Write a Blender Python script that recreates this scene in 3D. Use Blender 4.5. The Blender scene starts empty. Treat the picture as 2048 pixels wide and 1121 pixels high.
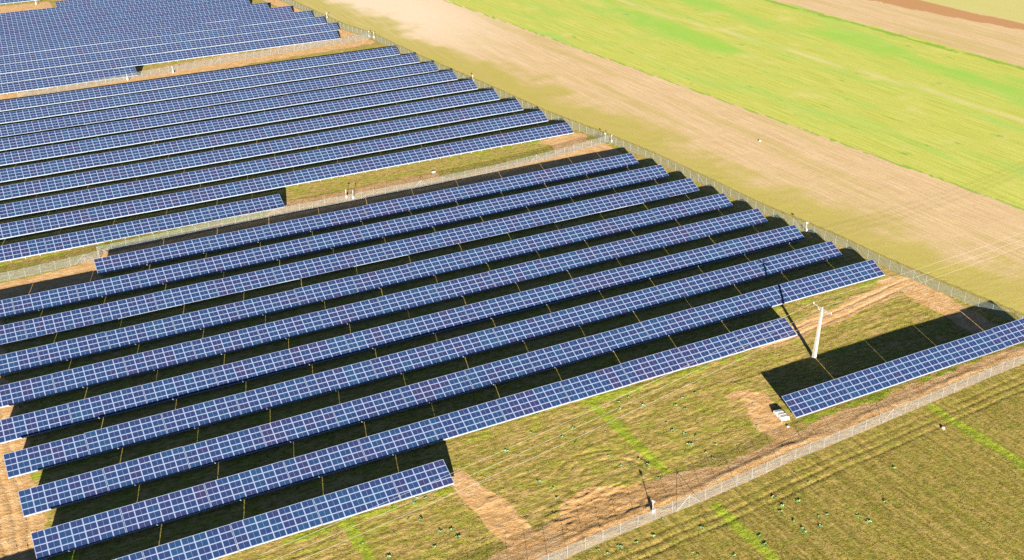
import bpy, math, random
import numpy as np
from mathutils import Vector, Matrix

# ---------------------------------------------------------------- camera, world, sun
S = bpy.context.scene
COL = S.collection
R_ = math.radians
CAM = (0.0, -75.44, 100.04)
CAM_ROT = (R_(64.0358), R_(0.8286), R_(-27.4274))
F_PX = 2276.8                                   # focal length in pixels of a 2048 px wide frame
SUN_EL, SUN_AZ = 12.2, 23.3                     # height of the sun; heading of the shadows from +Y towards +X

cd = bpy.data.cameras.new('camera')
cam = bpy.data.objects.new('camera', cd)
COL.objects.link(cam)
cam.location = CAM
cam.rotation_euler = CAM_ROT
cd.sensor_width = 36.0
cd.lens = F_PX / 2048 * 36.0
cd.clip_start = 1.0
cd.clip_end = 9000.0
S.camera = cam

W = bpy.data.worlds.new('World')
S.world = W
W.use_nodes = True
wn = W.node_tree.nodes
wn.clear()
sky = wn.new('ShaderNodeTexSky')
sky.sky_type = 'NISHITA'
sky.sun_disc = False
sky.altitude = 3000.0
sky.air_density = 0.4
sky.dust_density = 0.0
sky.sun_elevation = R_(SUN_EL)
sky.sun_rotation = R_(180 + SUN_AZ)
bg = wn.new('ShaderNodeBackground')
bg.inputs['Strength'].default_value = 0.05
wo = wn.new('ShaderNodeOutputWorld')
W.node_tree.links.new(sky.outputs[0], bg.inputs[0])
W.node_tree.links.new(bg.outputs[0], wo.inputs[0])

sl = bpy.data.lights.new('sun', 'SUN')
sl.energy = 5.0
sl.angle = R_(0.5)
sl.color = (1.0, 0.94, 0.84)
sun = bpy.data.objects.new('sun', sl)
COL.objects.link(sun)
sd = Vector((math.sin(R_(SUN_AZ)) * math.cos(R_(SUN_EL)), math.cos(R_(SUN_AZ)) * math.cos(R_(SUN_EL)), -math.sin(R_(SUN_EL))))
sun.rotation_euler = sd.to_track_quat('-Z', 'Y').to_euler()
sun.location = (60, 0, 150)

S.view_settings.view_transform = 'Standard'
S.view_settings.look = 'None'
S.view_settings.exposure = 2.33
S.view_settings.gamma = 1.0
S.render.engine = 'CYCLES'
S.cycles.use_denoising = False
S.cycles.use_adaptive_sampling = False
S.cycles.max_bounces = 6
S.cycles.transparent_max_bounces = 12

# ---------------------------------------------------------------- helpers
class MB:
    """Collects shapes and builds them as ONE mesh."""
    def __init__(s):
        s.v, s.f, s.m = [], [], []

    def quad(s, pts, mi=0):
        b = len(s.v)
        s.v += [tuple(q) for q in pts]
        s.f.append(tuple(range(b, b + len(pts))))
        s.m.append(mi)

    def box(s, x0, x1, y0, y1, z0, z1, mi=0, M=None):
        b = len(s.v)
        pts = [Vector((x, y, z)) for z in (z0, z1) for y in (y0, y1) for x in (x0, x1)]
        if M is not None:
            pts = [M @ q for q in pts]
        s.v += [tuple(q) for q in pts]
        for f in ((0, 2, 3, 1), (4, 5, 7, 6), (0, 1, 5, 4), (2, 6, 7, 3), (0, 4, 6, 2), (1, 3, 7, 5)):
            s.f.append(tuple(b + i for i in f))
            s.m.append(mi)

    def tube(s, a, b, r0, r1=None, n=8, mi=0, cap=True):
        a, b = Vector(a), Vector(b)
        r1 = r0 if r1 is None else r1
        d = (b - a).normalized()
        u = d.orthogonal().normalized()
        w = d.cross(u)
        i0 = len(s.v)
        for c, r in ((a, r0), (b, r1)):
            for k in range(n):
                t = 2 * math.pi * k / n
                s.v.append(tuple(c + u * (r * math.cos(t)) + w * (r * math.sin(t))))
        for k in range(n):
            k2 = (k + 1) % n
            s.f.append((i0 + k, i0 + k2, i0 + n + k2, i0 + n + k))
            s.m.append(mi)
        if cap:
            s.f.append(tuple(i0 + n + k for k in range(n)))
            s.m.append(mi)
            s.f.append(tuple(i0 + k for k in reversed(range(n))))
            s.m.append(mi)

    def bar(s, a, b, w, h, mi=0):
        """square bar between two points"""
        a, b = Vector(a), Vector(b)
        d = b - a
        L = d.length
        q = d.to_track_quat('X', 'Z').to_matrix().to_4x4()
        M = Matrix.Translation(a) @ q
        s.box(0, L, -w / 2, w / 2, -h / 2, h / 2, mi, M)

    def mesh(s, name, mats):
        me = bpy.data.meshes.new(name)
        me.from_pydata(s.v, [], s.f)
        for m in (mats if isinstance(mats, (list, tuple)) else [mats]):
            me.materials.append(m)
        me.polygons.foreach_set('material_index', s.m)
        me.update()
        return me


def link(name, me, parent=None, loc=(0, 0, 0), rot=(0, 0, 0)):
    o = bpy.data.objects.new(name, me)
    COL.objects.link(o)
    o.location = loc
    o.rotation_euler = rot
    if parent is not None:
        o.parent = parent
    return o


def tag(o, label=None, cat=None, group=None, kind=None):
    if label:
        o['label'] = label
    if cat:
        o['category'] = cat
    if group:
        o['group'] = group
    if kind:
        o['kind'] = kind
    return o


def N(nt, t, **kw):
    n = nt.nodes.new(t)
    for k, v in kw.items():
        setattr(n, k, v)
    return n


class NT:
    """small shader-graph writer"""
    def __init__(s, name):
        s.m = bpy.data.materials.new(name)
        s.m.use_nodes = True
        s.t = s.m.node_tree
        s.t.nodes.clear()
        s.out = s.t.nodes.new('ShaderNodeOutputMaterial')

    def put(s, sock, v):
        if hasattr(v, 'is_output'):
            s.t.links.new(v, sock)
        elif v is not None:
            if sock.type == 'RGBA' and len(v) == 3:
                v = (*v, 1.0)
            sock.default_value = v

    def math(s, op, a, b=None, c=None, clamp=False):
        n = N(s.t, 'ShaderNodeMath', operation=op, use_clamp=clamp)
        s.put(n.inputs[0], a)
        if b is not None:
            s.put(n.inputs[1], b)
        if c is not None:
            s.put(n.inputs[2], c)
        return n.outputs[0]

    def mix(s, fac, a, b):
        n = N(s.t, 'ShaderNodeMix', data_type='RGBA')
        s.put(n.inputs[0], fac)
        s.put(n.inputs[6], a)
        s.put(n.inputs[7], b)
        return n.outputs[2]

    def scale(s, colr, f):
        n = N(s.t, 'ShaderNodeVectorMath', operation='SCALE')
        s.put(n.inputs[0], colr)
        s.put(n.inputs[3], f)
        return n.outputs[0]

    def ramp(s, v, lo, hi, a=0.0, b=1.0, smooth=True):
        n = N(s.t, 'ShaderNodeMapRange', interpolation_type='SMOOTHSTEP' if smooth else 'LINEAR')
        n.clamp = True
        s.put(n.inputs[0], v)
        for i, q in ((1, lo), (2, hi), (3, a), (4, b)):
            s.put(n.inputs[i], q)
        return n.outputs[0]

    def noise(s, vec, scale, detail=4.0, rough=0.55, dist=0.0):
        n = N(s.t, 'ShaderNodeTexNoise')
        if vec is not None:
            s.put(n.inputs['Vector'], vec)
        n.inputs['Scale'].default_value = scale
        n.inputs['Detail'].default_value = detail
        n.inputs['Roughness'].default_value = rough
        n.inputs['Distortion'].default_value = dist
        return n.outputs['Fac']

    def mapv(s, vec, sc=(1, 1, 1), rot=(0, 0, 0), loc=(0, 0, 0)):
        n = N(s.t, 'ShaderNodeMapping')
        s.put(n.inputs['Vector'], vec)
        n.inputs['Scale'].default_value = sc
        n.inputs['Rotation'].default_value = rot
        n.inputs['Location'].default_value = loc
        return n.outputs[0]

    def bsdf(s, colr, rough=0.6, metal=0.0, spec=0.5, normal=None):
        n = N(s.t, 'ShaderNodeBsdfPrincipled')
        s.put(n.inputs['Base Color'], colr)
        s.put(n.inputs['Roughness'], rough)
        s.put(n.inputs['Metallic'], metal)
        n.inputs['Specular IOR Level'].default_value = spec
        if normal is not None:
            s.put(n.inputs['Normal'], normal)
        s.t.links.new(n.outputs[0], s.out.inputs[0])
        return n

    def coord(s, which='Object'):
        return N(s.t, 'ShaderNodeTexCoord').outputs[which]

    def pos(s):
        return N(s.t, 'ShaderNodeNewGeometry').outputs['Position']


def plain(name, c, rough=0.6, metal=0.0, spec=0.5, var=0.12, nscale=3.0):
    t = NT(name)
    nz = t.noise(t.pos(), nscale, 4)
    f = t.ramp(nz, 0.3, 0.7, 1 - var, 1 + var)
    t.bsdf(t.scale(c, f), rough, metal, spec)
    return t.m


# ---------------------------------------------------------------- materials
def mat_cell():
    t = NT('cell_blue')
    oi = N(t.t, 'ShaderNodeObjectInfo').outputs['Random']
    isl = N(t.t, 'ShaderNodeNewGeometry').outputs['Random Per Island']
    r = t.math('FRACT', t.math('ADD', t.math('MULTIPLY', oi, 7.31), t.math('MULTIPLY', isl, 3.77)))
    zone = t.noise(t.mapv(t.pos(), (0.16, 0.07, 0.0)), 1.0, 2)
    k = t.math('ADD', t.math('MULTIPLY', r, 0.62), t.math('MULTIPLY', t.math('SUBTRACT', zone, 0.5), 1.5))
    k = t.math('ADD', k, 0.19)
    cr = N(t.t, 'ShaderNodeValToRGB')
    t.put(cr.inputs[0], k)
    e = cr.color_ramp.elements
    e[0].position, e[0].color = 0.0, (0.0100, 0.0300, 0.066, 1)
    e[1].position, e[1].color = 1.0, (0.0190, 0.0170, 0.047, 1)
    q = e.new(0.45)
    q.color = (0.0100, 0.0215, 0.060, 1)
    q = e.new(0.72)
    q.color = (0.0130, 0.0185, 0.054, 1)
    # crystal grain of the cells
    g = t.noise(t.coord(), 9.0, 3)
    c = t.scale(cr.outputs[0], t.ramp(g, 0.3, 0.7, 0.82, 1.18))
    n = t.bsdf(c, 0.18, 0.0, 0.35)
    return t.m


M_CELL = mat_cell()
M_FRAME = plain('frame_aluminium', (0.150, 0.180, 0.255), 0.5, 0.0, 0.4, 0.06)
M_BACK = plain('backsheet_white', (0.125, 0.152, 0.225), 0.6, 0.0, 0.3, 0.06)
M_BEAM = plain('front_beam_steel', (0.215, 0.250, 0.275), 0.5, 0.0, 0.4, 0.08)
M_STEEL = plain('galvanised_steel', (0.26, 0.28, 0.30), 0.5, 0.3, 0.5, 0.1)
M_POST = plain('fence_post_steel', (0.175, 0.185, 0.180), 0.5, 0.0, 0.4, 0.08)
M_WHITE = plain('painted_white_metal', (0.40, 0.40, 0.38), 0.5, 0.0, 0.4, 0.05)
M_CONC = plain('pole_concrete', (0.25, 0.235, 0.20), 0.85, 0.0, 0.2, 0.14, 2.0)
M_DARK = plain('dark_plastic', (0.02, 0.02, 0.022), 0.4)
M_WIRE = plain('wire_aluminium', (0.30, 0.29, 0.26), 0.45, 0.0, 0.5, 0.05)
M_WRAP = plain('white_wrap', (0.42, 0.40, 0.37), 0.45, 0.0, 0.4, 0.1, 4.0)
M_WOOD = plain('pallet_wood', (0.24, 0.15, 0.075), 0.8, 0.0, 0.2, 0.2, 6.0)
M_ROCK = plain('pale_stone', (0.42, 0.34, 0.24), 0.9, 0.0, 0.2, 0.2, 4.0)


def mat_mesh():
    t = NT('chain_link_mesh')
    uv = N(t.t, 'ShaderNodeUVMap').outputs[0]
    sp = N(t.t, 'ShaderNodeSeparateXYZ')
    t.put(sp.inputs[0], uv)
    x, z = sp.outputs[0], sp.outputs[1]
    P, w = 0.08, 0.16
    a = t.math('LESS_THAN', t.math('FRACT', t.math('DIVIDE', t.math('ADD', x, z), P)), w)
    b = t.math('LESS_THAN', t.math('FRACT', t.math('DIVIDE', t.math('ADD', t.math('SUBTRACT', x, z), 500.0), P)), w)
    rail = t.math('GREATER_THAN', z, 1.935)
    al = t.math('MAXIMUM', t.math('MAXIMUM', a, b), rail)
    d = N(t.t, 'ShaderNodeBsdfDiffuse')
    d.inputs[0].default_value = (0.132, 0.142, 0.130, 1)
    tr = N(t.t, 'ShaderNodeBsdfTransparent')
    mx = N(t.t, 'ShaderNodeMixShader')
    t.put(mx.inputs[0], al)
    t.t.links.new(tr.outputs[0], mx.inputs[1])
    t.t.links.new(d.outputs[0], mx.inputs[2])
    t.t.links.new(mx.outputs[0], t.out.inputs[0])
    return t.m


M_MESH = mat_mesh()


def mat_leaf(name, c1, c2):
    t = NT(name)
    isl = N(t.t, 'ShaderNodeNewGeometry').outputs['Random Per Island']
    t.bsdf(t.mix(isl, c1, c2), 0.6, 0.0, 0.3)
    return t.m


M_LEAF = mat_leaf('weed_leaf', (0.11, 0.22, 0.06), (0.30, 0.40, 0.12))
M_LEAF2 = mat_leaf('weed_leaf_pale', (0.15, 0.27, 0.10), (0.34, 0.42, 0.17))

# ---------------------------------------------------------------- ground
def hsh(ix, iy, seed):
    h = (ix * 374761393 + iy * 668265263 + seed * 1442695041) & 0xFFFFFFFF
    h = ((h ^ (h >> 13)) * 1274126177) & 0xFFFFFFFF
    return ((h ^ (h >> 16)) & 0xFFFF) / 65535.0


def vn(x, y, seed=0):
    fx, fy = np.floor(x), np.floor(y)
    ix, iy = fx.astype(np.int64), fy.astype(np.int64)
    u, v = x - fx, y - fy
    u = u * u * (3 - 2 * u)
    v = v * v * (3 - 2 * v)
    a = hsh(ix, iy, seed) * (1 - u) + hsh(ix + 1, iy, seed) * u
    b = hsh(ix, iy + 1, seed) * (1 - u) + hsh(ix + 1, iy + 1, seed) * u
    return a * (1 - v) + b * v


def fbm(x, y, seed=0, o=3):
    s, a, t = 0.0, 1.0, 0.0
    for i in range(o):
        s = s + a * vn(x * 2 ** i + 13.7 * i, y * 2 ** i - 7.1 * i, seed + i * 17)
        t += a
        a *= 0.5
    return s / t


def sst(v, lo, hi):
    q = np.clip((v - lo) / (hi - lo), 0, 1)
    return q * q * (3 - 2 * q)


def band(v, c, half, soft):
    return sst(half + soft - np.abs(v - c), 0, 2 * soft)


def box2(X, Y, x0, x1, y0, y1, s=1.0):
    return sst(X, x0 - s, x0 + s) * (1 - sst(X, x1 - s, x1 + s)) * sst(Y, y0 - s, y0 + s) * (1 - sst(Y, y1 - s, y1 + s))


SF = np.array([(40, 27.6), (60.6, 28.7), (66.9, 29.3), (75.9, 29.9), (83.4, 30.2), (92.3, 30.9), (101.7, 31.9), (110.5, 32.4), (119.5, 33.0), (130.4, 33.8), (143.9, 34.8), (155.0, 35.5), (167.2, 36.5)])   # south fence
EF = np.array([(167.2, 36.5), (165.6, 47.8), (163.6, 62.0), (162.4, 74.0), (161.8, 87.0), (160.6, 95.0), (159.0, 108.0), (158.4, 125.0), (156.9, 150.0), (154.4, 169.3)])   # east fence, near block
EF2 = np.array([(154.4, 169.3), (150.2, 194.0), (148.0, 221.0), (146.0, 240.0), (142.9, 270.0), (140.4, 308.0)])
EF3 = np.array([(140.4, 308.0), (136.6, 325.0), (134.2, 350.0), (132.0, 380.0), (126.0, 440.0), (120.0, 480.0)])
MF1 = np.array([(-20, 156.9), (7.4, 157.4), (16.6, 158.3), (21.9, 158.9)])
MF2 = np.array([(21.9, 161.2), (40, 162.2), (61, 163.2), (97, 163.2), (119, 164.2), (135, 166.1), (154.4, 169.3)])
FF = np.array([(20, 291.6), (60.5, 298.4), (86, 302.0), (105.4, 303.9), (122.2, 305.6), (140.4, 308.0)])


def ysf(X):
    return np.interp(X, SF[:, 0], SF[:, 1])


def xef(Y):
    a = np.vstack([EF, EF2[1:], EF3[1:]])
    return np.interp(Y, a[:, 1], a[:, 0])


def ymf(X):
    return np.interp(X, np.r_[MF1[:, 0], MF2[:, 0]], np.r_[MF1[:, 1], MF2[:, 1]])


def yff(X):
    return np.interp(X, FF[:, 0], FF[:, 1])


def build_ground():
    def lines(segs):
        out = []
        for a, b, d in segs:
            out.append(np.arange(a, b, d))
        return np.unique(np.concatenate(out + [np.array([segs[-1][1]])]))
    gx = lines([(-3000, -400, 400), (-400, -60, 30), (-60, -12, 3), (-12, 170, 0.26), (170, 240, 1.0), (240, 420, 2.5), (420, 900, 30), (900, 3400, 500)])
    gy = lines([(-1500, -200, 260), (-200, -10, 8), (-10, 70, 0.26), (70, 170, 0.5), (170, 320, 1.5), (320, 480, 3.0), (480, 1000, 40), (1000, 4000, 500)])
    X, Y = np.meshgrid(gx, gy)
    n1 = fbm(X / 6, Y / 6, 1, 3) - 0.5
    n2 = fbm(X / 1.7, Y / 1.7, 5, 3) - 0.5
    n3 = fbm(X / 25, Y / 25, 9, 3) - 0.5
    n5 = fbm(X / 3.3 + 40, Y / 3.3, 77, 4) - 0.5
    w = n1 * 2.6 + n2 * 1.2 + n5 * 1.6
    fy, fx, my, ffy = ysf(X), xef(Y), ymf(X), yff(X)
    inside = sst(Y, fy - 0.3, fy + 0.3) * (1 - sst(X, fx - 0.3, fx + 0.3))
    outer = 1 - sst(Y, fy - 0.3, fy + 0.3)                       # field in front of the south fence
    outer = np.maximum(outer, 0) * (1 - sst(X, 400, 401))
    right = sst(X, fx - 0.2, fx + 0.4) * (1 - outer)

    # ---- bare sand
    up = np.interp(X, [40, 57, 61, 67, 72, 79, 87, 96, 107, 118, 129, 141, 160], [33, 33.5, 35.5, 39.0, 39.8, 38.2, 36.8, 37.0, 38.2, 39.0, 39.0, 39.4, 40.2])
    s = (1 - sst(Y + w * 1.1, up - 0.7, up + 0.7)) * inside
    s = np.maximum(s, box2(X + w * .55 + (Y - 42) * .05, Y + w, 54.2 + .06 * np.maximum(Y - 46, 0), 59.4 - .22 * np.maximum(Y - 45, 0), 31, 53.5, 0.7) * inside)
    s = np.maximum(s, 0.85 * box2(X + w * 2, Y + w, 103.5, 108.6, 36, 52, 1.6) * inside)
    tr = np.interp(X, [110, 127, 139.6, 152.7, 160], [61.5, 63.0, 64.8, 67.2, 68.5])
    s = np.maximum(s, band(Y + w * .7, tr, 2.3, 1.0) * box2(X, Y, 119, 163, 50, 80, 3) * inside)
    s = np.maximum(s, box2(X + w, Y + w * 1.5, 156.2, 163.4, 47, 73, 1.2) * inside * .95)
    s = np.maximum(s, box2(X, Y, 158.5, 162.5, 70, 160, .8) * .55 * inside * (n1 + .6))
    s = np.maximum(s, (1 - sst(X + w * 1.4, -0.8, 0.6)) * sst(Y, 30, 40) * (1 - sst(Y, 150, 160)))
    s = np.maximum(s, box2(X + w, Y + w * .4, -30, 20.5, 148.6, my - 0.6, .5))
    s = np.maximum(s, box2(X, Y + w * .4, 18, 153, 155.2, my + 2.6, .8) * .9 * (Y > 150))
    s = np.maximum(s, box2(X + w * 3, Y + w, 62, 105, 160, 171, 2.0) * .9)
    s = np.maximum(s, box2(X + w * 2, Y + w, 139, 152, 164, 180, 1.5) * .9)
    s = np.maximum(s, box2(X + w * 2, Y + w * 1.5, -20, 140, ffy - 7, ffy + 9, 1.6) * .82 * (1 - sst(X, fx - .5, fx)))
    s = np.maximum(s, box2(X + w, Y, 112, 133, 300, 318, 2) * .9)
    s = np.maximum(s, box2(X, Y, fx - 6, fx - .5, 310, 470, .8) * .8)
    s = np.maximum(s, box2(X, Y, 0, 47, 419, 436.5, .8) * .9)
    s = np.maximum(s, 0.75 * box2(X + w * 2, Y + w, 60, 150, 51.5, 56.5, 1.5) * sst(n3 + .5 * n1, .05, .2) * inside)
    # ---- lime strips of growing cereal
    wob = n2 * 1.2
    li = np.zeros_like(X)
    for cx, hw, y0, y1 in ((83.4, 1.0, 36, 62.5), (84.9, 1.0, -200, 29.6), (131.0, 1.2, -200, 33.4), (37.4, 1.0, -200, 52), (178.0, 1.0, -200, 33)):
        li = np.maximum(li, band(X + wob, cx + (Y - 30) * 0.002, hw, 0.9) * (.85 + .7 * n1) * sst(Y, y0 - 1, y0 + 1) * (1 - sst(Y + w, y1 - 1, y1 + 1)))
    li = np.maximum(li, .40 * sst(n1 + .6 * n2, .10, .3) * inside * (1 - s))
    # tufts under the front edges of the tables that stay uncut
    for (yy, xa, xb) in ((50.2, 28, 54), (61.2, 55, 127), (72.1, 127, 158), (166.2, -10, 64), (178.9, 64, 140), (298.3, 0, 56), (310.6, 57, 125), (40.0, 110, 165), (61.2, -2, 3), (72.1, -2, 3), (83.1, -3, 2)):
        li = np.maximum(li, .9 * band(Y + n2 * 1.4, yy - 0.3, .75, .5) * box2(X, Y, xa, xb, yy - 4, yy + 4, .5) * sst(n1 + n2 * .8, -.22, .12))
    li = np.maximum(li, .45 * box2(X + w * 5, Y + w * 2, 104, 139, 167, 179, 4))
    # ---- right-hand farmland
    xg = 217.6 - 0.082 * Y + n2 * 1.2 + n1 * 1.0
    xt = 315.5 - 0.047 * Y + n1 * 2.5
    gcrop = sst(X + n1 * 3, xg - 1.5, xg + 3.0) * (1 - sst(X, xt - 1, xt + 1)) * right
    hedge = band(X, xg + .6, .5, .5) * right * .85 + band(X + n1 * 6, xt - 2.5, 1.6, 1.6) * right * .8
    dark = np.interp(Y, [150, 199, 228, 261, 400], [351.5, 350.4, 345.6, 343.0, 330])
    brown = band(X + n2 * 2, dark, np.interp(Y, [150, 200, 260], [3, 4.5, 8.2]), 1.0) * right
    beyond = sst(X, dark + 5, dark + 8) * right
    belt = (1 - sst(X + n1 * 16 + n3 * 22, fx + 11, fx + 24)) * right
    line = band(X, np.interp(Y, [100, 163, 196, 239, 278], [262.2, 262.2, 258.3, 255.9, 250.8]) + n1 * 1.5, .9, .8) * right

    viv = band(X + n1 * 10 + n3 * 8, np.interp(Y, [150, 200, 250, 300, 400], [289, 284, 279, 274, 264]), 6, 9) * sst(fbm(X / 12, Y / 45, 83, 3), .40, .56)
    viv = np.maximum(viv, box2(X + n1 * 8, Y, 234, 247, 225, 330, 6) * sst(fbm(X / 10, Y / 30, 85, 3), .42, .56) * .9)
    # ---- relief (metres)
    n4 = fbm(X / .6, Y / .6, 61, 2) - 0.5
    Z = 0.05 * n1 + 0.035 * n2 + 0.035 * n4 * (Y < 75)
    inrut = fbm(X / 6.0, (Y - 0.05 * X + n1 * .9) / 0.75, 31, 2) - 0.5
    Z = Z + 0.09 * inrut * inside * (1 - s) * (Y < 75)
    outr = fbm((X + n1 * .2) / 0.75, Y / 22, 41, 2) - 0.5
    Z = Z + 0.075 * outr * outer
    rough = box2(X, Y, 62, 80, 30.5, 40.5, 1.5) + .7 * box2(X, Y, 54, 60.5, 33, 47, 1) + .5 * box2(X, Y, 103, 110, 36, 55, 2)
    rid = np.abs(fbm(X / 3.2 + .4 * n2, Y / 1.6, 51, 3) - 0.5)
    Z = Z + np.clip(rough, 0, 1) * (0.55 * np.maximum(0.10 - rid, 0) * 2.0 + 0.12 * n2)
    berm = fy + 2.9 + n1 * 1.5
    Z = Z + .22 * np.exp(-((Y - berm) / .55) ** 2) * (n3 + n1 + .45) * (X > 40)
    for off, dep in ((-2.3, .07), (-3.9, .10), (-5.5, .10)):
        Z = Z - dep * np.exp(-((Y - fy - off + n1 * .5) / .26) ** 2) * (n1 * .8 + .8) * (X < 170)
    for off in (-1.1, 1.0):
        Z = Z - .08 * np.exp(-((Y - tr - off + n1) / .28) ** 2) * box2(X, Y, 120, 162, 55, 75, 2)
    for (a, b, cx, cy, r0) in ((60, 82, 76, 40.5, 5.5), (60, 82, 76, 40.5, 7.0), (60, 82, 75, 40, 8.6)):      # turning circles of a vehicle
        rr = np.hypot(X - cx, (Y - cy))
        Z = Z - .06 * np.exp(-((rr - r0 + n1) / .25) ** 2) * (Y > cy - 1) * (X < 88)
    for px in (-2.5, -4.2, -6.0):
        Z = Z - .07 * np.exp(-((X - px + n1 * 1.5) / .3) ** 2) * (Y > 50) * (Y < 150)
    Z = Z + .10 * li * (outer + inside) * (n2 + .35) * (Y < 75)
    flat = (X > 200) | (Y > 300) | (X < -40)
    Z = np.where(flat, Z * .4, Z)
    Z = np.where((np.abs(X) > 800) | (np.abs(Y) > 900), 0, Z)

    ny, nx = X.shape
    co = np.stack([X, Y, Z], -1).reshape(-1, 3).astype(np.float32)
    idx = np.arange(nx * ny, dtype=np.int32).reshape(ny, nx)
    q = np.stack([idx[:-1, :-1], idx[:-1, 1:], idx[1:, 1:], idx[1:, :-1]], -1).reshape(-1, 4)
    me = bpy.data.meshes.new('ground')
    me.vertices.add(nx * ny)
    me.vertices.foreach_set('co', co.ravel())
    me.loops.add(q.size)
    me.loops.foreach_set('vertex_index', q.ravel())
    me.polygons.add(len(q))
    me.polygons.foreach_set('loop_start', np.arange(0, q.size, 4, dtype=np.int32))
    me.polygons.foreach_set('use_smooth', np.ones(len(q), dtype=bool))
    me.update(calc_edges=True)

    def attr(name, chans):
        a = me.color_attributes.new(name, 'FLOAT_COLOR', 'POINT')
        d = np.stack([np.clip(c, 0, 1) * np.ones_like(X) for c in chans], -1).reshape(-1).astype(np.float32)
        a.data.foreach_set('color', d)
    attr('zone_a', (s, li, gcrop, right))
    attr('zone_b', (outer, belt, brown, np.clip(hedge, 0, 1)))
    attr('zone_c', (line, beyond, rough, viv))
    return me


def mat_ground():
    t = NT('ground_soil')

    def at(name):
        a = N(t.t, 'ShaderNodeAttribute', attribute_type='GEOMETRY', attribute_name=name)
        sp = N(t.t, 'ShaderNodeSeparateColor')
        t.t.links.new(a.outputs['Color'], sp.inputs[0])
        return sp.outputs[0], sp.outputs[1], sp.outputs[2], a.outputs['Alpha']
    s, li, gc, right = at('zone_a')
    outer, belt, brown, hedge = at('zone_b')
    line, beyond, rough, viv = at('zone_c')
    p = t.pos()
    fine = t.noise(p, 2.6, 6, 0.62)
    mid = t.noise(p, 0.55, 4, 0.6)
    big = t.noise(p, 0.06, 3, 0.55)
    sx = t.noise(t.mapv(p, (0.16, 1.9, 1), (0, 0, R_(4))), 1.0, 4, 0.6)        # streaks along the rows
    sy = t.noise(t.mapv(p, (1.7, 0.05, 1)), 1.0, 5, 0.62)                      # drill lines of the fields
    sy2 = t.noise(t.mapv(p, (0.16, 0.012, 1)), 1.0, 4, 0.6)

    def edge(m, n, k=0.5, lo=0.38, hi=0.62):
        return t.ramp(t.math('ADD', m, t.math('MULTIPLY', t.math('SUBTRACT', n, 0.5), k)), lo, hi)

    # fallow between and around the tables
    clump = t.noise(t.mapv(p, (0.8, 1.7, 1), (0, 0, R_(4))), 1.0, 7, 0.68)
    grain = t.noise(p, 5.0, 5, 0.7)
    fal = t.mix(t.ramp(sx, 0.38, 0.64), (0.245, 0.170, 0.036), (0.375, 0.262, 0.085))
    patch = t.noise(t.mapv(p, (.22, .34, 1), (0, 0, R_(4)), (7, 3, 0)), 1.0, 5, 0.62)
    fal = t.mix(t.ramp(patch, 0.48, 0.60, 0, .8), fal, (0.250, 0.240, 0.030))
    fal = t.mix(t.ramp(patch, 0.47, 0.38, 0, .65), fal, (0.420, 0.280, 0.105))
    fal = t.mix(t.ramp(mid, 0.50, 0.64, 0, .6), fal, (0.215, 0.215, 0.026))
    fal = t.mix(t.ramp(clump, 0.505, 0.60, 0, .75), fal, (0.130, 0.100, 0.020))
    fal = t.mix(t.ramp(clump, 0.475, 0.38, 0, .75), fal, (0.440, 0.290, 0.110))
    fal = t.mix(t.ramp(grain, 0.535, 0.62, 0, .6), fal, (0.205, 0.255, 0.024))
    # field in front of the fence
    oc = t.noise(t.mapv(p, (1.9, 0.9, 1)), 1.0, 7, 0.72)
    out = t.mix(t.ramp(sy, 0.36, 0.64), (0.205, 0.146, 0.027), (0.315, 0.220, 0.062))
    out = t.mix(t.ramp(t.noise(t.mapv(p, (.42, .05, 1), (0, 0, 0), (2, 5, 0)), 1.0, 4, 0.62), 0.46, 0.60, 0, .5), out, (0.220, 0.200, 0.028))
    rows_n = t.noise(t.mapv(p, (.62, .006, 1), (0, 0, 0), (1.3, 0, 0)), 1.0, 3, 0.6)
    out = t.mix(t.ramp(rows_n, 0.52, 0.60, 0, .45), out, (0.135, 0.105, 0.020))
    out = t.mix(t.ramp(rows_n, 0.46, 0.40, 0, .45), out, (0.330, 0.225, 0.070))
    out = t.mix(t.ramp(mid, 0.50, 0.64, 0, .6), out, (0.185, 0.190, 0.022))
    out = t.mix(t.ramp(oc, 0.505, 0.60, 0, .75), out, (0.108, 0.085, 0.016))
    out = t.mix(t.ramp(oc, 0.475, 0.38, 0, .65), out, (0.370, 0.250, 0.090))
    out = t.mix(t.ramp(grain, 0.535, 0.62, 0, .6), out, (0.160, 0.215, 0.020))
    c = t.mix(t.ramp(outer, 0.4, 0.6), fal, out)
    lim = t.mix(t.ramp(clump, .36, .64), (0.300, 0.330, 0.030), (0.150, 0.190, 0.014))
    c = t.mix(edge(li, t.math('MULTIPLY', t.math('ADD', clump, grain), .5), 1.1), c, lim)
    sand = t.mix(t.ramp(mid, 0.35, 0.65), (0.450, 0.255, 0.098), (0.550, 0.360, 0.180))
    sand = t.mix(t.ramp(sx, 0.51, 0.62, 0, .7), sand, (0.370, 0.205, 0.075))
    sand = t.mix(t.math('MULTIPLY', rough, 0.7), sand, (0.470, 0.265, 0.095))
    sand = t.mix(t.ramp(clump, 0.52, 0.64, 0, .5), sand, (0.270, 0.170, 0.060))
    c = t.mix(edge(s, t.math('ADD', t.math('MULTIPLY', clump, .6), t.math('MULTIPLY', sx, .4)), 1.3), c, sand)

    # farmland on the right
    grain2 = t.noise(t.mapv(p, (1.6, .6, 1)), 1.0, 6, 0.7)
    tan = t.mix(t.ramp(sy, 0.35, 0.66), (0.455, 0.310, 0.152), (0.550, 0.395, 0.222))
    tan = t.mix(t.ramp(grain2, .5, .7, 0, .5), tan, (0.350, 0.235, 0.090))
    tan = t.mix(t.ramp(sy2, 0.48, 0.68, 0, .7), tan, (0.385, 0.300, 0.095))
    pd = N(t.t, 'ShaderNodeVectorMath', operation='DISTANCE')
    t.put(pd.inputs[0], t.mapv(p, (1, .42, 0)))
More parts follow.
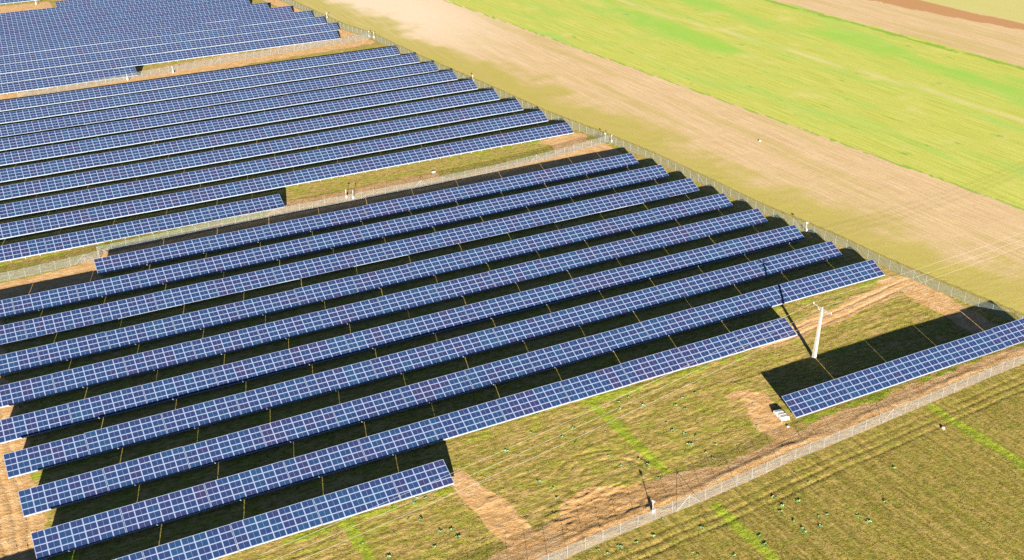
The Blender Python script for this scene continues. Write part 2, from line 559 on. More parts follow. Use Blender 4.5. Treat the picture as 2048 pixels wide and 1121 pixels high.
    pd.inputs[1].default_value = (163, 352 * .42, 0)
    tan = t.mix(t.ramp(pd.outputs['Value'], 8, 48, .8, 0), tan, (0.640, 0.500, 0.350))  # hazy glow painted into the far tan strip as a pale round patch
    olive = t.mix(sy, (0.305, 0.265, 0.045), (0.395, 0.320, 0.080))
    tan = t.mix(t.math('MULTIPLY', belt, t.ramp(sy, 0.3, 0.62, .55, 1.0)), tan, olive)
    crop = t.mix(t.ramp(sy, 0.34, 0.64), (0.335, 0.350, 0.048), (0.445, 0.430, 0.098))
    crop = t.mix(t.ramp(grain2, .46, .7, 0, .35), crop, (0.270, 0.320, 0.050))
    crop = t.mix(t.ramp(t.noise(t.mapv(p, (0.075, 0.012, 1), (0, 0, 0), (3.1, 0, 0)), 1.0, 5, 0.6), 0.48, 0.70, 0, .75), crop, (0.235, 0.400, 0.070))
    crop = t.mix(t.ramp(t.noise(t.mapv(p, (.35, .10, 1)), 1.0, 4, .6), 0.62, 0.74, 0, .8), crop, (0.105, 0.250, 0.045))
    crop = t.mix(t.ramp(big, 0.56, 0.75, 0, .5), crop, (0.50, 0.43, 0.16))
    crop = t.mix(t.math('MULTIPLY', viv, .9), crop, (0.225, 0.400, 0.050))
    crop = t.mix(t.math('MULTIPLY', line, .7), crop, (0.52, 0.43, 0.19))
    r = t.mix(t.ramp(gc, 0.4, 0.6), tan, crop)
    r = t.mix(t.math('MULTIPLY', beyond, .8), r, (0.42, 0.40, 0.12))
    r = t.mix(t.ramp(brown, 0.3, 0.7, 0, .9), r, (0.370, 0.185, 0.070))
    r = t.mix(edge(hedge, mid, 0.5), r, (0.210, 0.310, 0.035))
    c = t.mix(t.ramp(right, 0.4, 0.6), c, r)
    vary = t.ramp(fine, 0.25, 0.75, 0.86, 1.14)
    c = t.scale(c, vary)
    b = N(t.t, 'ShaderNodeBump')
    t.put(b.inputs['Strength'], t.math('SUBTRACT', .6, t.math('MULTIPLY', right, .42)))
    b.inputs['Distance'].default_value = 0.22
    hgt = t.math('ADD', t.math('ADD', t.math('MULTIPLY', fine, .6), t.math('MULTIPLY', grain, .45)), t.math('MULTIPLY', clump, .7))
    t.put(b.inputs['Height'], hgt)
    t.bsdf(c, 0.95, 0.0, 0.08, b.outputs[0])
    return t.m


gme = build_ground()
gme.materials.append(mat_ground())
ground = link('ground', gme)
tag(ground, kind='structure')

# ---------------------------------------------------------------- solar tables
TH = R_(25.889)
SLOPE = 4.238
HB = 0.80
PITCH, GAP = 1.670, 0.0696
TPITCH = 7 * PITCH + GAP
CP = 1.6680                       # module pitch inside a table (leaves a clear slit between tables)
RP = SLOPE / 4
MW, MH = CP - 0.014, RP - 0.014


def add_module(mb, x, s, z=0.0):
    """one framed module with two cell fields, lying in the plane z of the table"""
    fr, bk, cg = 0.042, 0.026, 0.026
    x1, s1 = x + MW, s + MH
    t = 0.040
    # sides of the frame
    for a, b in (((x, s), (x1, s)), ((x1, s), (x1, s1)), ((x1, s1), (x, s1)), ((x, s1), (x, s))):
        mb.quad([(a[0], a[1], z - t), (b[0], b[1], z - t), (b[0], b[1], z), (a[0], a[1], z)], 0)
    xs = [x, x + fr, x + fr + bk, x + MW / 2 - cg / 2, x + MW / 2 + cg / 2, x1 - fr - bk, x1 - fr, x1]
    ss = [s, s + fr, s + fr + bk, s1 - fr - bk, s1 - fr, s1]
    b0 = len(mb.v)
    for yy in ss:
        for xx in xs:
            mb.v.append((xx, yy, z))
    n = len(xs)
    for j in range(len(ss) - 1):
        for i in range(n - 1):
            if j in (0, 4) or i in (0, 6):
                mi = 0
            elif j in (1, 3) or i in (1, 3, 5):
                mi = 1
            else:
                mi = 2
            mb.f.append((b0 + j * n + i, b0 + j * n + i + 1, b0 + (j + 1) * n + i + 1, b0 + (j + 1) * n + i))
            mb.m.append(mi)
    mb.quad([(x, s, z - t), (x, s1, z - t), (x1, s1, z - t), (x1, s, z - t)], 1)


MODS = [M_FRAME, M_BACK, M_CELL]
mb = MB()
add_module(mb, 0, 0)
ME_MOD = mb.mesh('solar_panel', MODS)
ROT = Matrix.Rotation(TH, 4, 'X')


def up(v):                        # table plane -> table space
    return ROT @ Vector(v) + Vector((0, 0, HB))


def frame_mb(nc):
    """rafters, purlins and braces below the modules"""
    m = MB()
    wd = nc * CP
    M = Matrix.Translation((0, 0, HB)) @ ROT
    for sl in (0.55, 1.6, 2.65, 3.7):
        m.box(0.05, wd - 0.05, sl - .03, sl + .03, -.13, -.05, 0, M)
    nl = legs_x(nc)
    for x in nl:
        m.box(x - .04, x + .04, .25, 4.05, -.26, -.135, 0, M)
        a, b = up((x, 3.1, -.26)), Vector((x, up((0, 1.0, 0)).y, .35))
        m.bar(b, a, .05, .05)
    return m


def legs_x(nc):
    wd = nc * CP
    n = 4 if nc > 5 else 3
    return [wd * (i + .5) / n for i in range(n)]


def leg_mb(x, back):
    m = MB()
    q = up((x, 3.15 if back else 1.0, -.26))
    m.box(x - .05, x + .05, q.y - .05, q.y + .05, -.15, q.z, 0)
    m.box(x - .09, x + .09, q.y - .09, q.y + .09, -.15, .03, 0)
    return m


def beam_mb(nc):
    m = MB()
    M = Matrix.Translation((0, 0, HB)) @ ROT
    wd = nc * CP
    m.box(.0, wd - .014, -.052, -.006, -.175, .004, 0, M)
    m.box(.0, wd - .014, -.058, -.052, -.200, -.12, 0, M)
    return m


def whole_mb(nc):
    """a complete table in one mesh, for the far rows"""
    m = MB()
    for i in range(nc):
        for j in range(4):
            b0 = len(m.v)
            add_module(m, i * CP, j * RP)
            for k in range(b0, len(m.v)):
                m.v[k] = tuple(up(m.v[k]))
    for part in [frame_mb(nc), beam_mb(nc)] + [leg_mb(x, b) for x in legs_x(nc) for b in (0, 1)]:
        b0 = len(m.v)
        m.v += part.v
        m.f += [tuple(b0 + i for i in f) for f in part.f]
        m.m += [3 if part is not None else 3] * len(part.f)
    return m


PARTS = {}
for nc in (5, 7):
    PARTS[nc] = dict(frame=frame_mb(nc).mesh('support_frame', M_STEEL), beam=beam_mb(nc).mesh('front_beam', M_BEAM),
                     legs=[leg_mb(x, b).mesh('leg', M_STEEL) for x in legs_x(nc) for b in (0, 1)],
                     whole=whole_mb(nc).mesh('solar_table', MODS + [M_BEAM]))

# block, row, y of the front edge, x of the left end, columns of each table
def cols(a, b):
    return [7] * a + [5] * b


ROWS = [('detached', 1, 40.05, 109.07, cols(4, 1)),
        ('near', 1, 50.19, -13.04, cols(5, 1)), ('near', 2, 61.20, -2.18, cols(11, 0)), ('near', 3, 72.13, -2.66, cols(13, 1)),
        ('near', 4, 83.10, -3.61, cols(13, 1)), ('near', 5, 93.53, -4.62, cols(13, 1)), ('near', 6, 104.71, -5.62, cols(13, 1)),
        ('near', 7, 115.86, -6.67, cols(13, 1)), ('near', 8, 127.55, -7.62, cols(13, 1)), ('near', 9, 138.66, -8.52, cols(13, 1)),
        ('near', 10, 149.53, 20.13, cols(9, 3)),
        ('middle', 1, 166.20, -10.99, cols(5, 2)), ('middle', 2, 178.92, -11.84, cols(13, 1)), ('middle', 3, 191.40, -12.92, cols(13, 1)),
        ('middle', 4, 203.99, -2.33, cols(12, 1)), ('middle', 5, 216.66, -3.44, cols(12, 1)), ('middle', 6, 229.48, -4.48, cols(12, 1)),
        ('middle', 7, 241.96, -5.51, cols(12, 1)), ('middle', 8, 254.16, -6.63, cols(12, 1)), ('middle', 9, 266.86, 4.06, cols(11, 1)),
        ('middle', 10, 279.34, -2.90, cols(10, 3)),
        ('far', 1, 298.33, 1.42, cols(4, 1)), ('far', 2, 310.61, 0.41, cols(11, 0)), ('far', 3, 322.98, -0.37, cols(10, 2)),
        ('far', 4, 335.13, 10.47, cols(9, 2)), ('far', 5, 347.21, 9.56, cols(9, 2)), ('far', 6, 359.21, 8.53, cols(8, 3)),
        ('far', 7, 370.08, 7.53, cols(9, 1)), ('far', 8, 381.76, 6.53, cols(8, 2)), ('far', 9, 393.6, 17.29, cols(6, 3)),
        ('far', 10, 405.3, 16.29, cols(8, 0)), ('far', 11, 416.9, 47.9, cols(5, 0)), ('farthest', 1, 437.0, 20.48, cols(2, 0))]

CR = np.array(cam.rotation_euler.to_matrix())


def pix(P):
    q = (np.atleast_2d(np.array(P, float)) - np.array(CAM)) @ CR
    return np.stack([1024 + F_PX * q[:, 0] / -q[:, 2], 560.5 - F_PX * q[:, 1] / -q[:, 2]], 1)


tables = []
for blk, rn, y, x, cs in ROWS:
    n = len(cs)
    for i, c in enumerate(cs):
        w = c * PITCH
        q = pix([(x, y, .8), (x + w, y, .8), (x + w, y + 3.81, 2.65), (x, y + 3.81, 2.65)])
        q = np.clip(q, [0, 0], [2048, 1121])
        area = .5 * abs(np.sum(q[:, 0] * np.roll(q[:, 1], -1) - q[:, 1] * np.roll(q[:, 0], -1)))
        tables.append(dict(blk=blk, row=rn, y=y, x=x, c=c, k=n - i, n=n, area=area))
        x += w + GAP
order = sorted(range(len(tables)), key=lambda i: -tables[i]['area'])
single = set(order[:300])
ORD = ['', 'first', 'second', 'third', 'fourth', 'fifth', 'sixth', 'seventh', 'eighth', 'ninth', 'tenth', 'eleventh', 'twelfth', 'thirteenth', 'fourteenth']
WHERE = {('detached', 1): 'in the detached row beside the utility pole', ('near', 1): 'in the short front row of near block',
         ('middle', 1): 'in the short front row of middle block', ('far', 1): 'in the short front row of far block'}
rest = MB()
rnd = random.Random(4)
for i, t in enumerate(tables):
    off = (t['c'] * PITCH - t['c'] * CP) / 2
    loc = (t['x'] + off, t['y'] + rnd.uniform(-.03, .03), rnd.uniform(-.03, .03))
    jit = (rnd.uniform(-.006, .006), rnd.uniform(-.0022, .0022), 0)
    if i not in single:
        if t['area'] <= 0 and t['y'] < 320:
            if t['x'] > -9:
                pass
        src = PARTS[t['c']]['whole']
        rest_list = rest.__dict__.setdefault('lst', [])
        rest_list.append((t['c'], loc))
        continue
    where = WHERE.get((t['blk'], t['row']), 'in %s row of the %s block' % (ORD[t['row']], t['blk']))
    if t['k'] == 1:
        who = 'rightmost blue solar table'
    else:
        who = 'blue solar table %s from right end' % ORD[t['k']]
    lab = who + ' ' + where
    grp = 'solar tables of the %s block' % t['blk'] if t['blk'] != 'detached' else 'solar tables of the detached row'
    P = PARTS[t['c']]
    if t['blk'] in ('near', 'detached'):
        r = tag(link('solar_table', None, None, loc, jit), lab, 'solar table', grp)
        for a in range(t['c']):
            for b in range(4):
                q = up((a * CP, b * RP, 0))
                o = link('solar_panel', ME_MOD, r, q, (TH, 0, 0))
        link('front_beam', P['beam'], r)
        link('support_frame', P['frame'], r)
        for lm in P['legs']:
            link('leg', lm, r)
    else:
        r = tag(link('solar_table', P['whole'], None, loc, jit), lab, 'solar table', grp)

# the remaining, farthest tables as one mesh
vv, ff, mm = [], [], []
base = 0
for c, loc in rest.lst:
    me = PARTS[c]['whole']
    co = np.empty(len(me.vertices) * 3, np.float32)
    me.vertices.foreach_get('co', co)
    vv.append(co.reshape(-1, 3) + np.array(loc, np.float32))
    ff += [tuple(base + v for v in p.vertices) for p in me.polygons]
    mi = np.empty(len(me.polygons), np.int32)
    me.polygons.foreach_get('material_index', mi)
    mm.append(mi)
    base += len(me.vertices)
me = bpy.data.meshes.new('far_solar_tables')
me.from_pydata(np.concatenate(vv).tolist(), [], ff)
for m in MODS + [M_BEAM]:
    me.materials.append(m)
me.polygons.foreach_set('material_index', np.concatenate(mm))
tag(link('far_solar_tables', me), 'mass of small blue solar tables filling the farthest rows', 'solar tables', None, 'stuff')

# ---------------------------------------------------------------- fences
def resample(pl, d):
    pl = np.array(pl, float)
    L = np.r_[0, np.cumsum(np.hypot(*np.diff(pl, axis=0).T))]
    n = max(1, round(L[-1] / d))
    s = np.linspace(0, L[-1], n + 1)
    return np.stack([np.interp(s, L, pl[:, 0]), np.interp(s, L, pl[:, 1])], 1), s


mb = MB()
mb.tube((0, 0, -.25), (0, 0, 2.02), .024, n=8)
mb.tube((0, 0, 2.02), (0, 0, 2.06), .031, .018, n=8)
ME_POST = mb.mesh('post', M_POST)


def fence(pl, label, braces=(), H=1.94, spacing=3.0):
    pts, s = resample(pl, spacing)
    r = tag(link('chain_link_fence', None, None, (*pts[0], 0)), label, 'fence')
    o0 = np.array([*pts[0], 0.0])
    for q in pts:
        link('post', ME_POST, r, tuple(np.array([*q, 0.0]) - o0))
    m = MB()
    uv = []
    for (a, b, sa, sb) in zip(pts[:-1], pts[1:], s[:-1], s[1:]):
        A, B = np.array([*a, 0.]) - o0, np.array([*b, 0.]) - o0
        m.quad([A + [0, 0, .02], B + [0, 0, .02], B + [0, 0, H], A + [0, 0, H]])
        uv += [(sa, .02), (sb, .02), (sb, H), (sa, H)]
    me = m.mesh('wire_mesh', M_MESH)
    ul = me.uv_layers.new(name='uv')
    ul.data.foreach_set('uv', np.array(uv, np.float32).ravel())
    link('wire_mesh', me, r)
    m = MB()
    for h in (.35, 1.1, 1.93):
        for a, b in zip(pts[:-1], pts[1:]):
            m.tube(np.array([*a, h]) - o0, np.array([*b, h]) - o0, .008, n=4, cap=False)
    link('tension_wire', m.mesh('tension_wire', M_POST), r)
    for i in braces:
        for sgn in (-1, 1):
            j = i + sgn
            if 0 <= j < len(pts):
                m = MB()
                a, b = pts[i], pts[i] * .25 + pts[j] * .75
                m.tube(np.array([*a, 1.85]) - o0, np.array([*b, 0]) - o0, .026, n=6)
                link('brace', m.mesh('brace', M_POST), r)
    return r


fence(SF, 'galvanised mesh fence along the sandy track at the lower right', (14, 28))
fence(EF, 'mesh fence on the right edge of the near block, beside tan field', (0, 11, 22, 33))
fence(EF2, 'mesh fence on the right edge of the middle block', (12, 24, 36))
fence(EF3, 'distant mesh fence on the right edge of the far block', (12, 24))
fence(MF1, 'short mesh fence ending in a braced post at the left edge', (13,))
fence(MF2, 'long mesh fence along the gap between near and middle blocks', (0, 13, 25, 36))
fence(FF, 'pale mesh fence along the gap between middle and far blocks', (10, 22, 32))

# ---------------------------------------------------------------- camera masts
def camera_mast(x, y, label, rz=0.0, h=2.1, box=True):
    r = tag(link('camera_mast', None, None, (x, y, 0), (0, 0, rz)), label, 'camera mast', 'security camera masts along the fences')
    m = MB()
    m.tube((0, 0, -.2), (0, 0, h), .045, .038, n=10)
    m.box(-.14, .14, -.14, .14, -.1, .04)
    link('mast', m.mesh('mast', M_WHITE), r)
    m = MB()
    m.box(-.08, .08, -.30, .18, h + .02, h + .18)
    m.box(-.10, .10, -.36, .20, h + .18, h + .21)
    m.tube((0, 0, h - .02), (0, 0, h + .05), .07, n=8)
    c = link('camera', m.mesh('camera', M_WHITE), r)
    m = MB()
    m.tube((0, -.30, h + .10), (0, -.325, h + .10), .06, n=10)
    link('lens', m.mesh('lens', M_DARK), c)
    if box:
        m = MB()
        m.box(-.20, .20, -.26, -.05, .30, .85)
        m.box(-.23, .23, -.29, -.04, .85, .89)
        c = link('control_box', m.mesh('control_box', M_WHITE), r)
        m = MB()
        m.box(.12, .15, -.285, -.261, .5, .62)
        link('handle', m.mesh('handle', M_DARK), c)
    return r


camera_mast(76.0, 31.2, 'white camera mast on the bare soil inside the lower right fence', 0.2)
camera_mast(160.3, 97.6, 'white camera mast at right fence behind the sixth near row', .5)
camera_mast(154.0, 170.6, 'left of two white camera masts at the near and middle fence corner', .3, box=False)
camera_mast(154.8, 168.6, 'right of two white camera masts at the near and middle fence corner', -.4)
camera_mast(147.7, 238.9, 'small white camera mast on the right fence of the middle block', .2)
camera_mast(140.2, 309.4, 'left of two distant white masts at the middle and far fence corner', .2)
camera_mast(141.2, 307.2, 'right of two distant white masts at the middle and far fence corner', -.3)
camera_mast(79.3, 165.6, 'left of two white camera masts in the gap behind the near block', .1)
camera_mast(80.6, 164.4, 'right of two white camera masts in the gap behind the near block', -.2)
camera_mast(67.7, 297.6, 'distant white mast on bare soil right of the short far row', .2)
camera_mast(53.1, 296.1, 'distant white mast in front of the short far row', -.1)
camera_mast(41.5, 431.4, 'tiny white mast on the pale strip at the top left', .2)
camera_mast(136.8, 345.5, 'tiny white mast on the distant right fence of the far block', .2)

# ---------------------------------------------------------------- utility pole and wires
PB = Vector((125.05, 54.25, 0))
LEAN = Vector((.40, -.20, 0))
PH = 9.75
r = tag(link('utility_pole', None, None, PB), 'pale concrete utility pole with a braced crossarm on the grass', 'utility pole')


def at_h(z):
    return LEAN * (z / PH) + Vector((0, 0, z))


m = MB()
rows_ = []
for z, w, d in ((-.4, .31, .41), (0, .30, .40), (PH, .155, .20)):
    c = at_h(max(z, 0)) + Vector((0, 0, min(z, 0)))
    g, k = w * .24, d * .30                                     # H section: two flanges and a recessed web
    prof = [(-w, -d), (-g, -d), (-g * .8, -d + k), (g * .8, -d + k), (g, -d), (w, -d), (w, d), (g, d), (g * .8, d - k), (-g * .8, d - k), (-g, d), (-w, d)]
    rows_.append([c + Vector((a * .82, b * .82, 0)) for a, b in prof])
b0 = len(m.v)
for rr in rows_:
    m.v += [tuple(q) for q in rr]
n = 12
for j in range(2):
    for i in range(n):
        i2 = (i + 1) % n
        m.f.append((b0 + j * n + i, b0 + j * n + i2, b0 + (j + 1) * n + i2, b0 + (j + 1) * n + i))
        m.m.append(0)
m.f.append(tuple(b0 + 2 * n + i for i in range(n)))
m.m.append(0)
link('pole', m.mesh('pole', M_CONC), r)
m = MB()
m.box(-.42, .42, -.5, .5, -.3, .06)
link('footing', m.mesh('footing', M_CONC), r)
m = MB()
TOP = at_h(9.55)
A0, A1 = TOP + Vector((-.12, 2.15, .30)), TOP + Vector((.22, -2.15, .02))
m.bar(A0, A1, .12, .12)
link('crossarm', m.mesh('crossarm', M_CONC), r)
for q in (A0.lerp(A1, .22), A0.lerp(A1, .78)):
    m = MB()
    m.bar(at_h(8.75), q, .07, .07)
    link('brace', m.mesh('brace', M_CONC), r)
INS = []
for f in (.03, .5, .97):
    q = A0.lerp(A1, f)
    m = MB()
    for k in range(3):
        m.tube(q + Vector((0, 0, .06 + k * .07)), q + Vector((0, 0, .10 + k * .07)), .07, .045, n=10)
    m.tube(q + Vector((0, 0, .05)), q + Vector((0, 0, .30)), .03, n=8)
    link('insulator', m.mesh('insulator', M_WHITE), r)
    INS.append(PB + q + Vector((0, 0, .28)))


def wire(a, b, sag, label):
    m = MB()
    prev = None
    for i in range(29):
        f = i / 28
        q = Vector(a).lerp(Vector(b), f) - Vector((0, 0, 4 * sag * f * (1 - f)))
        if prev is not None:
            m.tube(prev, q, .013, n=5, cap=False)
        prev = q
    tag(link('overhead_wire', m.mesh('overhead_wire', M_WIRE)), label, 'wire', 'overhead wires of the utility pole')


NAMES = ('the back tip of the crossarm', 'the middle of the crossarm', 'the front tip of the crossarm')
for k, q in enumerate(INS):
    o = (1 - k) * 1.9
    wire(q, (232, 63.5 + o, 10.1), 1.1, 'thin wire running right over the tan field from ' + NAMES[k])
    wire(q, (22, 34.5 + o, 10.1), 1.2, 'thin wire running left over the panels from ' + NAMES[k])

# ---------------------------------------------------------------- wrapped stack on a pallet, stones
r = tag(link('wrapped_stack', None, None, (108.0, 42.25, .05), (0, 0, R_(-9))), 'low white wrapped stack on a pallet beside the detached row', 'stack')
r.scale = (1.22, 1.2, 1.1)
m = MB()
for k in range(3):
    m.box(-.62 + k * .55, -.48 + k * .55, -1.15, 1.15, -.06, .05)
for k in range(7):
    m.box(-.66, .66, -1.15 + k * .355, -1.0 + k * .355, .052, .085)
link('pallet', m.mesh('pallet', M_WOOD), r)
m = MB()
rn = random.Random(3)
nx, ny = 9, 13
top = {}
for j in range(ny):
    for i in range(nx):
        fx_, fy_ = i / (nx - 1), j / (ny - 1)
        e = min(fx_, 1 - fx_, fy_ * 1.8, (1 - fy_) * 1.8)
        zz = .55 + .05 * math.sin(fy_ * 19) * .5 + rn.uniform(-.015, .015) - (.10 if e < .01 else 0)
        top[i, j] = len(m.v)
        ins = .04 if e < .01 else 0
        m.v.append((-.62 + 1.24 * fx_ + (ins if fx_ < .5 else -ins), -1.12 + 2.24 * fy_ + (ins if fy_ < .5 else -ins), zz))
for j in range(ny - 1):
    for i in range(nx - 1):
        m.f.append((top[i, j], top[i + 1, j], top[i + 1, j + 1], top[i, j + 1]))
        m.m.append(0)
ring = [(i, 0) for i in range(nx)] + [(nx - 1, j) for j in range(1, ny)] + [(i, ny - 1) for i in range(nx - 2, -1, -1)] + [(0, j) for j in range(ny - 2, 0, -1)]
lo = []
for k in ring:
    x_, y_, z_ = m.v[top[k]]
    lo.append(len(m.v))
    m.v.append((x_ * 1.06 + rn.uniform(-.02, .02), y_ * 1.03 + rn.uniform(-.02, .02), .088))
for a in range(len(ring)):
    b = (a + 1) % len(ring)
    m.f.append((lo[a], lo[b], top[ring[b]], top[ring[a]]))
    m.m.append(0)
link('white_wrapping', m.mesh('white_wrapping', M_WRAP), r)
m = MB()
for yy in (-.55, .55):
    m.box(-.68, .68, yy - .02, yy + .02, .575, .583)
link('strap', m.mesh('strap', M_DARK), r)


def rock(x, y, s, label, seed):
    rr = random.Random(seed)
    import bmesh
    bm = bmesh.new()
    bmesh.ops.create_icosphere(bm, subdivisions=2, radius=s)
    for v in bm.verts:
        v.co *= rr.uniform(.75, 1.12)
        v.co.z *= .6
    me = bpy.data.meshes.new('stone')
    bm.to_mesh(me)
    bm.free()
    me.materials.append(M_ROCK)
    tag(link('stone', me, None, (x, y, s * .25), (0, 0, rr.uniform(0, 6))), label, 'stone')


rock(189.5, 150.2, .42, 'single white stone lying alone on the tan field right of the fence', 1)
rock(107.0, 39.4, .28, 'small pale stone on the sand in front of the wrapped stack', 2)
rock(104.4, 171.5, .55, 'pale stone on the dry strip right of the short middle row', 3)
rock(128.0, 27.5, .30, 'small pale stone on the field below the braced fence post', 5)

# ---------------------------------------------------------------- weeds
def weed_mesh(seed, mat):
    rr = random.Random(seed)
    m = MB()
    n = rr.randint(26, 36)
    for k in range(n):
        a = rr.uniform(0, 6.283)
        L = rr.uniform(.22, .50)
        el = rr.uniform(.05, .85)
        wd = L * rr.uniform(.20, .32)
        d = Vector((math.cos(a), math.sin(a), 0))
        sd_ = Vector((-d.y, d.x, 0))
        base_ = Vector((rr.uniform(-.22, .22), rr.uniform(-.22, .22), .02))
        mid_ = base_ + d * (L * .5 * math.cos(el)) + Vector((0, 0, L * .62 * math.sin(el)))
        tip = base_ + d * (L * math.cos(el) + .08) + Vector((0, 0, L * .72 * math.sin(el)))
        i0 = len(m.v)
        m.v += [tuple(base_), tuple(mid_ - sd_ * wd), tuple(tip), tuple(mid_ + sd_ * wd)]
        m.f += [(i0, i0 + 1, i0 + 2), (i0, i0 + 2, i0 + 3)]
        m.m += [0, 0]
    return m.mesh('weed_plant', mat)


WEED = [weed_mesh(10 + i, M_LEAF if i % 2 else M_LEAF2) for i in range(6)]


def unpix(u, v):
    d = CR @ np.array([(u - 1024) / F_PX, -(v - 560.5) / F_PX, -1.0])
    k = -CAM[2] / d[2]
    return CAM[0] + k * d[0], CAM[1] + k * d[1]


A_IN = [(1155, 270), (1120, 370), (880, 345), (1025, 290), (1365, 345), (975, 480), (1045, 500), (1380, 430), (1435, 375), (1300, 395), (1555, 365), (1630, 190), (1690, 165), (1635, 235), (1775, 215), (2000, 165), (1910, 315), (1945, 360), (2010, 385), (2040, 440), (1100, 600), (1165, 655), (1245, 700), (1270, 755), (1330, 800), (1700, 560), (1750, 525), (1800, 560), (1570, 510), (1640, 565), (1860, 635), (440, 755), (500, 755), (435, 785), (305, 805), (400, 875), (475, 880), (315, 965), (590, 950), (650, 940), (690, 985), (555, 1040), (280, 1100), (130, 1020)]
A_OUT = [(1640, 1040), (1735, 1015), (1835, 975), (1570, 1080), (1510, 1060), (1890, 880)]
B_IN = [(145, 140), (80, 165), (90, 230), (30, 210), (15, 355), (85, 375), (150, 385), (265, 435), (210, 480), (125, 435), (250, 520), (500, 325)]
B_OUT = [(600, 740), (640, 825), (720, 880), (765, 925), (780, 945), (870, 910), (865, 850), (910, 840), (1095, 855), (740, 765), (800, 655), (725, 600), (190, 920), (130, 1060), (165, 1075), (370, 1080), (520, 965), (550, 1015), (1245, 770), (1300, 570), (650, 790), (1150, 885)]
spots = [(680 + a / 2.926, 740 + b / 2.926, 1) for a, b in A_IN] + [(680 + a / 2.926, 740 + b / 2.926, 0) for a, b in A_OUT] + \
        [(1340 + a / 2.893, 740 + b / 2.893, 1) for a, b in B_IN] + [(1340 + a / 2.893, 740 + b / 2.893, 0) for a, b in B_OUT]
rr = random.Random(8)
for u, v, ins in spots:
    x, y = unpix(u, v)
    o = link('weed_plant', rr.choice(WEED), None, (x, y, 0.02), (0, 0, rr.uniform(0, 6.28)))
    k = rr.uniform(.42, .85)
    o.scale = (k, k, k * rr.uniform(.8, 1.1))
    if ins:
        tag(o, 'small leafy green weed on the dry ground between front panels and fence', 'weed', 'weeds inside the front fence')
    else:
        tag(o, 'small leafy green weed in the brown field outside the front fence', 'weed', 'weeds outside the front fence')

# ---------------------------------------------------------------- low cover: dry tufts and clods
def gz_lookup():
    n = len(gme.vertices)
    co = np.empty(n * 3, np.float32)
    gme.vertices.foreach_get('co', co)
    co = co.reshape(-1, 3)
    nx = int(np.argmax(np.diff(co[:, 1]) > 0)) + 1
    ny = n // nx
    gx, gy, gz = co[:nx, 0], co[::nx, 1], co[:, 2].reshape(ny, nx)
    cl = np.empty(n * 4, np.float32)
    gme.color_attributes['zone_a'].data.foreach_get('color', cl)
    sand = cl.reshape(ny, nx, 4)[:, :, 0]

    def f(x, y):
        i = np.clip(np.searchsorted(gx, x), 1, nx - 1)
        j = np.clip(np.searchsorted(gy, y), 1, ny - 1)
        i = np.where(np.abs(gx[i] - x) < np.abs(gx[i - 1] - x), i, i - 1)
        j = np.where(np.abs(gy[j] - y) < np.abs(gy[j - 1] - y), j, j - 1)
        return gz[j, i], sand[j, i]
    return f


GZ = gz_lookup()
rs = np.random.RandomState(12)


def tris_object(name, V, label, cat, mat):
    """V: (n, 3, 3) separate triangles as one mesh"""
    n = len(V)
    me = bpy.data.meshes.new(name)
    me.vertices.add(n * 3)
    me.vertices.foreach_set('co', V.reshape(-1).astype(np.float32))
    me.loops.add(n * 3)
    me.loops.foreach_set('vertex_index', np.arange(n * 3, dtype=np.int32))
    me.polygons.add(n)
    me.polygons.foreach_set('loop_start', np.arange(0, n * 3, 3, dtype=np.int32))
    me.update(calc_edges=True)
    me.materials.append(mat)
    o = link(name, me)
    tag(o, label, cat, None, 'stuff')
    return o


def tufts(name, n, xr, yr, keep, label, mat, hr, wr):
    x, y = rs.uniform(*xr, n), rs.uniform(*yr, n)
    z, sd_ = GZ(x, y)
    m = keep(x, y, sd_)
    x, y, z = x[m], y[m], z[m]
    k = len(x)
    sc = rs.uniform(.5, 1.0, k) ** 1.6
    out = []
    for q in range(3):
        a = rs.uniform(0, 6.283, k)
        w = sc * rs.uniform(*wr, k)
        h = sc * rs.uniform(*hr, k)
        lx, ly = rs.normal(0, .35, k) * h, rs.normal(0, .35, k) * h
        dx, dy = np.cos(a) * w, np.sin(a) * w
        out.append(np.stack([np.stack([x - dx, y - dy, z - .01], -1), np.stack([x + dx, y + dy, z - .01], -1), np.stack([x + lx, y + ly, z + h], -1)], 1))
    return tris_object(name, np.concatenate(out), label, 'grass', mat)


def mat_tuft(name, stops):
    t = NT(name)
    isl = N(t.t, 'ShaderNodeNewGeometry').outputs['Random Per Island']
    cr = N(t.t, 'ShaderNodeValToRGB')
    t.put(cr.inputs[0], isl)
    e = cr.color_ramp.elements
    e[0].position, e[0].color = 0, (*stops[0], 1)
    e[1].position, e[1].color = 1, (*stops[-1], 1)
    for i, c in enumerate(stops[1:-1]):
        e.new((i + 1) / (len(stops) - 1)).color = (*c, 1)
    t.bsdf(cr.outputs[0], .9, 0, .1)
    return t.m


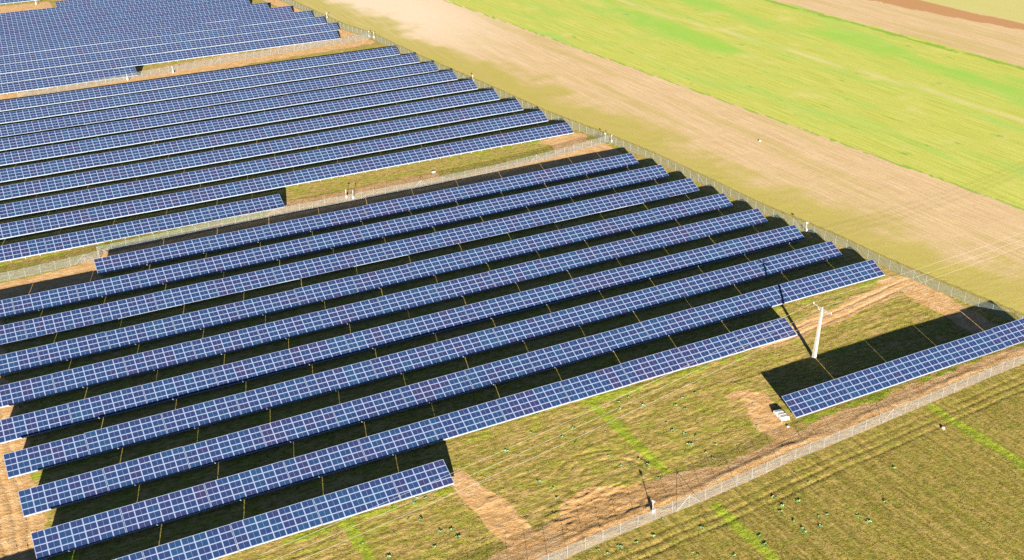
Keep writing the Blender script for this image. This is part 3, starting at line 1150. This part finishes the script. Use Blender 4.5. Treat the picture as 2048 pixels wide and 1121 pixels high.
M_T1 = mat_tuft('dry_tuft', [(.165, .122, .034), (.125, .100, .020), (.095, .112, .014), (.21, .15, .05)])
M_T2 = mat_tuft('field_tuft', [(.140, .105, .024), (.100, .084, .014), (.085, .112, .012), (.175, .128, .040)])
clear = lambda x, y: np.ones(len(x), bool)


def keep_in(x, y, sd_):
    pn = fbm(x / 4.0, y / 2.2, 91, 3)
    return (y > ysf(x) + .6) & (x < xef(y) - .4) & (sd_ < .35) & (pn + rs.uniform(-.12, .12, len(x)) > .47)


def keep_out(x, y, sd_):
    pn = fbm(x / 1.6, y / 9.0, 95, 3)
    return (y < ysf(x) - .3) & (pn + rs.uniform(-.14, .14, len(x)) > .46)


tufts('dry_grass', 110000, (26, 166), (30, 74), keep_in, 'short dry grass tufts over the ground between the front panels and fence', M_T1, (.025, .085), (.05, .14))
tufts('field_stubble', 130000, (40, 190), (-8, 36), keep_out, 'short olive stubble over the brown field outside the front fence', M_T2, (.025, .075), (.05, .12))


def clods(n, xr, yr, keep):
    x, y = rs.uniform(*xr, n), rs.uniform(*yr, n)
    z, sd_ = GZ(x, y)
    m = keep(x, y, sd_)
    x, y, z = x[m], y[m], z[m]
    k = len(x)
    r = .03 + .10 * rs.uniform(0, 1, k) ** 5
    P = []
    ang = rs.uniform(0, 6.283, k)
    ring = []
    for q in range(5):
        a = ang + q * 1.2566
        rr_ = r * rs.uniform(.75, 1.3, k)
        ring.append(np.stack([x + np.cos(a) * rr_, y + np.sin(a) * rr_, z - .01], -1))
    top_ = np.stack([x + rs.normal(0, .25, k) * r, y + rs.normal(0, .25, k) * r, z + r * rs.uniform(.3, .7, k)], -1)
    for q in range(5):
        P.append(np.stack([ring[q], ring[(q + 1) % 5], top_], 1))
    return np.concatenate(P)


M_CLOD = mat_tuft('soil_clod', [(.185, .108, .042), (.27, .172, .080), (.225, .138, .058)])
V = np.concatenate([clods(20000, (45, 167), (29, 72), lambda x, y, s_: (s_ > .45) & (y > ysf(x) + .3) & (fbm(x / 3, y / 3, 99, 2) > .42)),
                    clods(9000, (-12, 1), (55, 150), lambda x, y, s_: (s_ > .45) & (fbm(x / 3, y / 3, 98, 2) > .45))])
tris_object('soil_clods', V, 'loose sandy clods scattered over the bare soil tracks', 'soil', M_CLOD)
